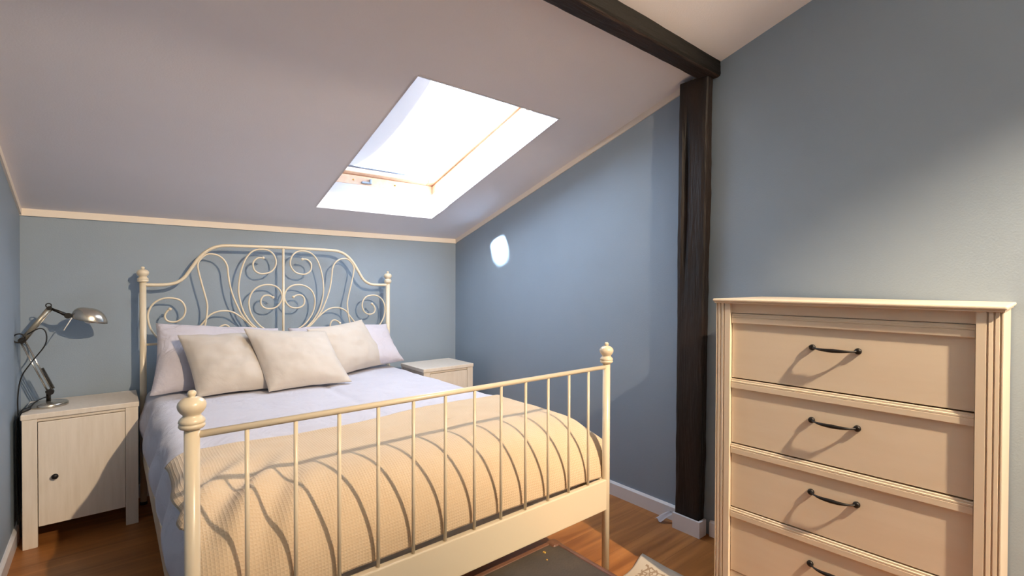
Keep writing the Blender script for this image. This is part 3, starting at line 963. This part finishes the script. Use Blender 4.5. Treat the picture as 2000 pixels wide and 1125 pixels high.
link('flex', tube(bmesh.new(), catmull(cable, 8), 0.0028, 7), 'black_rubber', lamp, True)
bm = bmesh.new()
tube(bm, [L(0.062, 0.643, LY - 0.078), L(0.056, 0.638, LY - 0.085), L(0.036, 0.632, LY - 0.104), L(0.030, 0.626, LY - 0.108)], [0.004, 0.0085, 0.0085, 0.004], 10)
link('inline_switch', bm, 'black_rubber', lamp, True)

# ------------------------------------------------------------------ chest of drawers
DA = 0.0436
DWd, DDp, DHt = 0.792, 0.4935, 1.1835
dr = thing('chest_of_drawers', 'tall cream wooden chest with four wide drawers and black handles', 'dresser', (2.1261, -2.5681, 0), DA - PI / 2)
# top slab with a moulded edge: profile swept on three sides as stacked bevelled boxes
bm = bmesh.new()
box(bm, 0.0, DWd, 0.0, DDp - 0.02, 1.1725, DHt, 0.004)
box(bm, 0.005, DWd - 0.005, 0.005, DDp - 0.02, 1.1665, 1.1730, 0.002)
link('top', bm, 'dresser_wood', dr)
PY = 0.010       # front of the corner posts
def fluted(x0, x1, mirror):
    # plan profile: flat inner half, three steps outwards
    W_ = x1 - x0
    pr = [(0.0, PY), (0.020, PY), (0.0215, PY + 0.005), (0.0235, PY + 0.005), (0.025, PY), (0.033, PY + 0.0008), (0.0345, PY + 0.0055), (0.0365, PY + 0.0055), (0.038, PY + 0.001),
          (0.0455, PY + 0.0015), (0.047, PY + 0.006), (0.049, PY + 0.006), (0.0505, PY + 0.0018), (W_, PY + 0.002), (W_, PY + 0.050), (0.0, PY + 0.050)]
    pr = [((x1 - a) if mirror else (x0 + a), b_) for a, b_ in pr]
    return pr
for a, b_, mir in ((0.010, 0.0635, True), (0.7310, 0.7840, False)):
    link('corner_post', prism(bmesh.new(), fluted(a, b_, mir), 'z', 0.0, 1.1665), 'dresser_post_wood', dr)
for x0, x1 in ((0.014, 0.032), (0.762, 0.780)):
    link('side_panel', bxm(x0, x1, PY + 0.050, DDp - 0.03, 0.06, 1.1665, 0.001), 'dresser_post_wood', dr)
for x0, x1 in ((0.012, 0.060), (0.734, 0.782)):
    link('back_leg', bxm(x0, x1, DDp - 0.060, DDp - 0.030, 0.0, 0.060), 'dresser_post_wood', dr)
link('back_panel', bxm(0.032, 0.762, DDp - 0.036, DDp - 0.031, 0.06, 1.1665), 'dresser_wood', dr)
link('top_rail', bxm(0.0635, 0.731, 0.024, 0.046, 1.1318, 1.1665), 'dresser_wood', dr)
link('bottom_rail', bxm(0.0635, 0.731, 0.028, 0.046, 0.085, 0.160, 0.002), 'dresser_wood', dr)
zt = [1.1305, 0.8865, 0.6420, 0.4020]
zb = [0.8895, 0.6455, 0.4050, 0.1630]
def handle():
    bm = bmesh.new()
    for s in (-1, 1):
        b2 = lathe(bmesh.new(), [(0.0098, 0.0), (0.0102, 0.003), (0.0096, 0.007), (0.0072, 0.010), (0.0, 0.0115)], 16)
        bmesh.ops.rotate(b2, verts=b2.verts, cent=(0, 0, 0), matrix=Matrix.Rotation(PI / 2, 3, 'X'))
        for v in b2.verts:
            v.co.x += s * 0.064
        me = bpy.data.meshes.new('tmp'); b2.to_mesh(me); b2.free(); bm.from_mesh(me); bpy.data.meshes.remove(me)
    n = 25
    pts, rad = [], []
    for i in range(n):
        t = -1 + 2 * i / (n - 1)
        k = 1 - abs(t) ** 3.2
        pts.append((0.064 * t, -0.006 - 0.021 * k, -0.003 * k))
        rad.append(0.0030 + 0.0036 * max(0, 1 - abs(t) * 1.35) ** 0.7)
    tube(bm, pts, rad, 10)
    return bm
hmesh = None
for i in range(4):
    t, bt = zt[i], zb[i]
    bm = bmesh.new()
    box(bm, 0.0655, 0.7290, 0.026, 0.044, bt, t - (0.0005 if i == 0 else 0.002), 0.0006, 1)
    d = link('drawer', bm, 'dresser_wood', dr)
    # raised band along the upper edge with two fine steps
    lipz = t - 0.038
    prof = [(0.026, lipz), (0.0195, lipz + 0.001), (0.0188, lipz + 0.003), (0.0188, t - 0.0175), (0.0205, t - 0.0168), (0.0205, t - 0.0155), (0.0192, t - 0.0145), (0.0192, t - 0.010), (0.022, t - 0.009), (0.022, t - 0.0027), (0.0232, t - 0.002), (0.026, t - 0.002)]
    link('drawer_moulding', prism(bmesh.new(), prof, 'x', 0.0655, 0.7290), 'dresser_wood', d)
    zc = (1.028, 0.784, 0.542, 0.300)[i]
    if hmesh is None:
        h = link('handle', handle(), 'black_iron', d, True, (0.397, 0.026, zc)); hmesh = h.data
    else:
        h = bpy.data.objects.new('handle', hmesh); COL.objects.link(h); h.parent = d; h.location = (0.397, 0.026, zc)
    h['label'] = 'black iron bow handle'

# ------------------------------------------------------------------ trunk at the foot of the bed
TX0, TX1, TY0_, TY1_ = 0.78, 1.625, -2.66, -2.222
tk = thing('trunk', 'old dark leather trunk with brown wooden edging at the bed foot', 'trunk', ((TX0 + TX1) / 2, (TY0_ + TY1_) / 2, 0))
hx, hy = (TX1 - TX0) / 2, (TY1_ - TY0_) / 2
link('body', bxm(-hx + 0.006, hx - 0.006, -hy + 0.006, hy - 0.006, 0.0, 0.235, 0.008), 'trunk_leather', tk)
lid = link('lid', bxm(-hx + 0.004, hx - 0.004, -hy + 0.004, hy - 0.004, 0.238, 0.2865, 0.010, 3), 'trunk_leather', tk)
for a in ((-hx, hx, hy - 0.022, hy), (-hx, hx, -hy, -hy + 0.022), (hx - 0.022, hx, -hy + 0.0225, hy - 0.0225), (-hx, -hx + 0.022, -hy + 0.0225, hy - 0.0225)):
    link('edging', bxm(*a, 0.262, 0.2895, 0.007, 3), 'trunk_edge', lid)
for sx in (-1, 1):
    for sy in (-1, 1):
        bm = bxm(min(sx * (hx + 0.002), sx * (hx - 0.046)), max(sx * (hx + 0.002), sx * (hx - 0.046)), min(sy * (hy + 0.002), sy * (hy - 0.046)), max(sy * (hy + 0.002), sy * (hy - 0.046)), 0.250, 0.2925, 0.012, 3)
        link('corner_guard', bm, 'trunk_edge', lid)
for (x, y, r) in ((hx - 0.090, hy - 0.045, 0.007), (hx - 0.116, hy - 0.085, 0.0035)):
    bm = lathe(bmesh.new(), [(r, 0.0), (r * 0.9, 0.0015), (r * 0.5, 0.003), (0.0, 0.0034)], 10)
    link('stud', bm, 'brass', lid, True, (x, y, 0.2863))

# ------------------------------------------------------------------ rug
RX1, RY1 = 2.215, -2.197
def frug(i, j):
    u, v = i / 20, j / 40
    x = RX1 - 0.57 * u
    y = RY1 - 0.36 * v
    # the far edge pulls in a little and lifts
    y -= 0.045 * math.sin(PI * min(1, u * 1.3)) * (1 - v) ** 3
    z = 0.006 + 0.010 * math.exp(-((u - 0.06) / 0.10) ** 2) * max(0, 1 - v * 3)
    return Vector((x, y, z)) - Vector((RX1 - 0.285, RY1 - 0.18, 0))
bm = grid_mesh(21, 41, frug, lambda i, j: (0.57 * i / 20, 0.36 * j / 40))
o = link('rug', bm, 'rug_pile', None, True, (RX1 - 0.285, RY1 - 0.18, 0))
md = o.modifiers.new('thickness', 'SOLIDIFY'); md.thickness = 0.006; md.offset = -1.0
tag(o, 'pale beige rug with brown scroll pattern on the wood floor', 'rug')

# ------------------------------------------------------------------ spotlight bar of the room, with an added fill spot (behind the camera)
cl = thing('spotlight_bar', 'white ceiling bar with two tilted spotlights and an added rear fill spot behind the viewer', 'lamp', (LAMP.x, LAMP.y, cz(LAMP.y)))
dz = LAMP.z - cz(LAMP.y)
link('canopy', lathe(bmesh.new(), [(0.0, 0.03), (0.05, 0.03), (0.05, -0.03), (0.0, -0.035)], 24), 'lamp_white', cl, True)
link('bar', tube(bmesh.new(), [(-0.10, -0.13, -0.06), (0.10, 0.13, -0.06)], 0.010, 10), 'lamp_white', cl, True)
for aim, off, watts, cone, soft in SPOTS:
    p = Vector((off[0], off[1], dz))
    dvec = (Vector(aim) - (Vector(cl.location) + p)).normalized()
    link('stem', tube(bmesh.new(), [(p.x, p.y, -0.06), p - dvec * 0.05], 0.006, 8), 'lamp_white', cl, True)
    sh = link('shade', tube(bmesh.new(), [p - dvec * 0.085, p - dvec * 0.07, p - dvec * 0.03], [0.022, 0.036, 0.040], 20), 'lamp_white', cl, True)
    link('bulb', ball(bmesh.new(), p - dvec * 0.030, 0.024, 14), 'bulb_glow', cl, True)
    ld = bpy.data.lights.new('bulb_light', 'SPOT')
    ld.energy = watts
    ld.color = LAMP_COL
    ld.spot_size = math.radians(cone)
    ld.spot_blend = soft
    ld.shadow_soft_size = 0.030
    lo = bpy.data.objects.new('bulb_light', ld)
    COL.objects.link(lo)
    lo.parent = cl
    lo.location = p + dvec * 0.03
    lo.rotation_euler = dvec.to_track_quat('-Z', 'Y').to_euler()
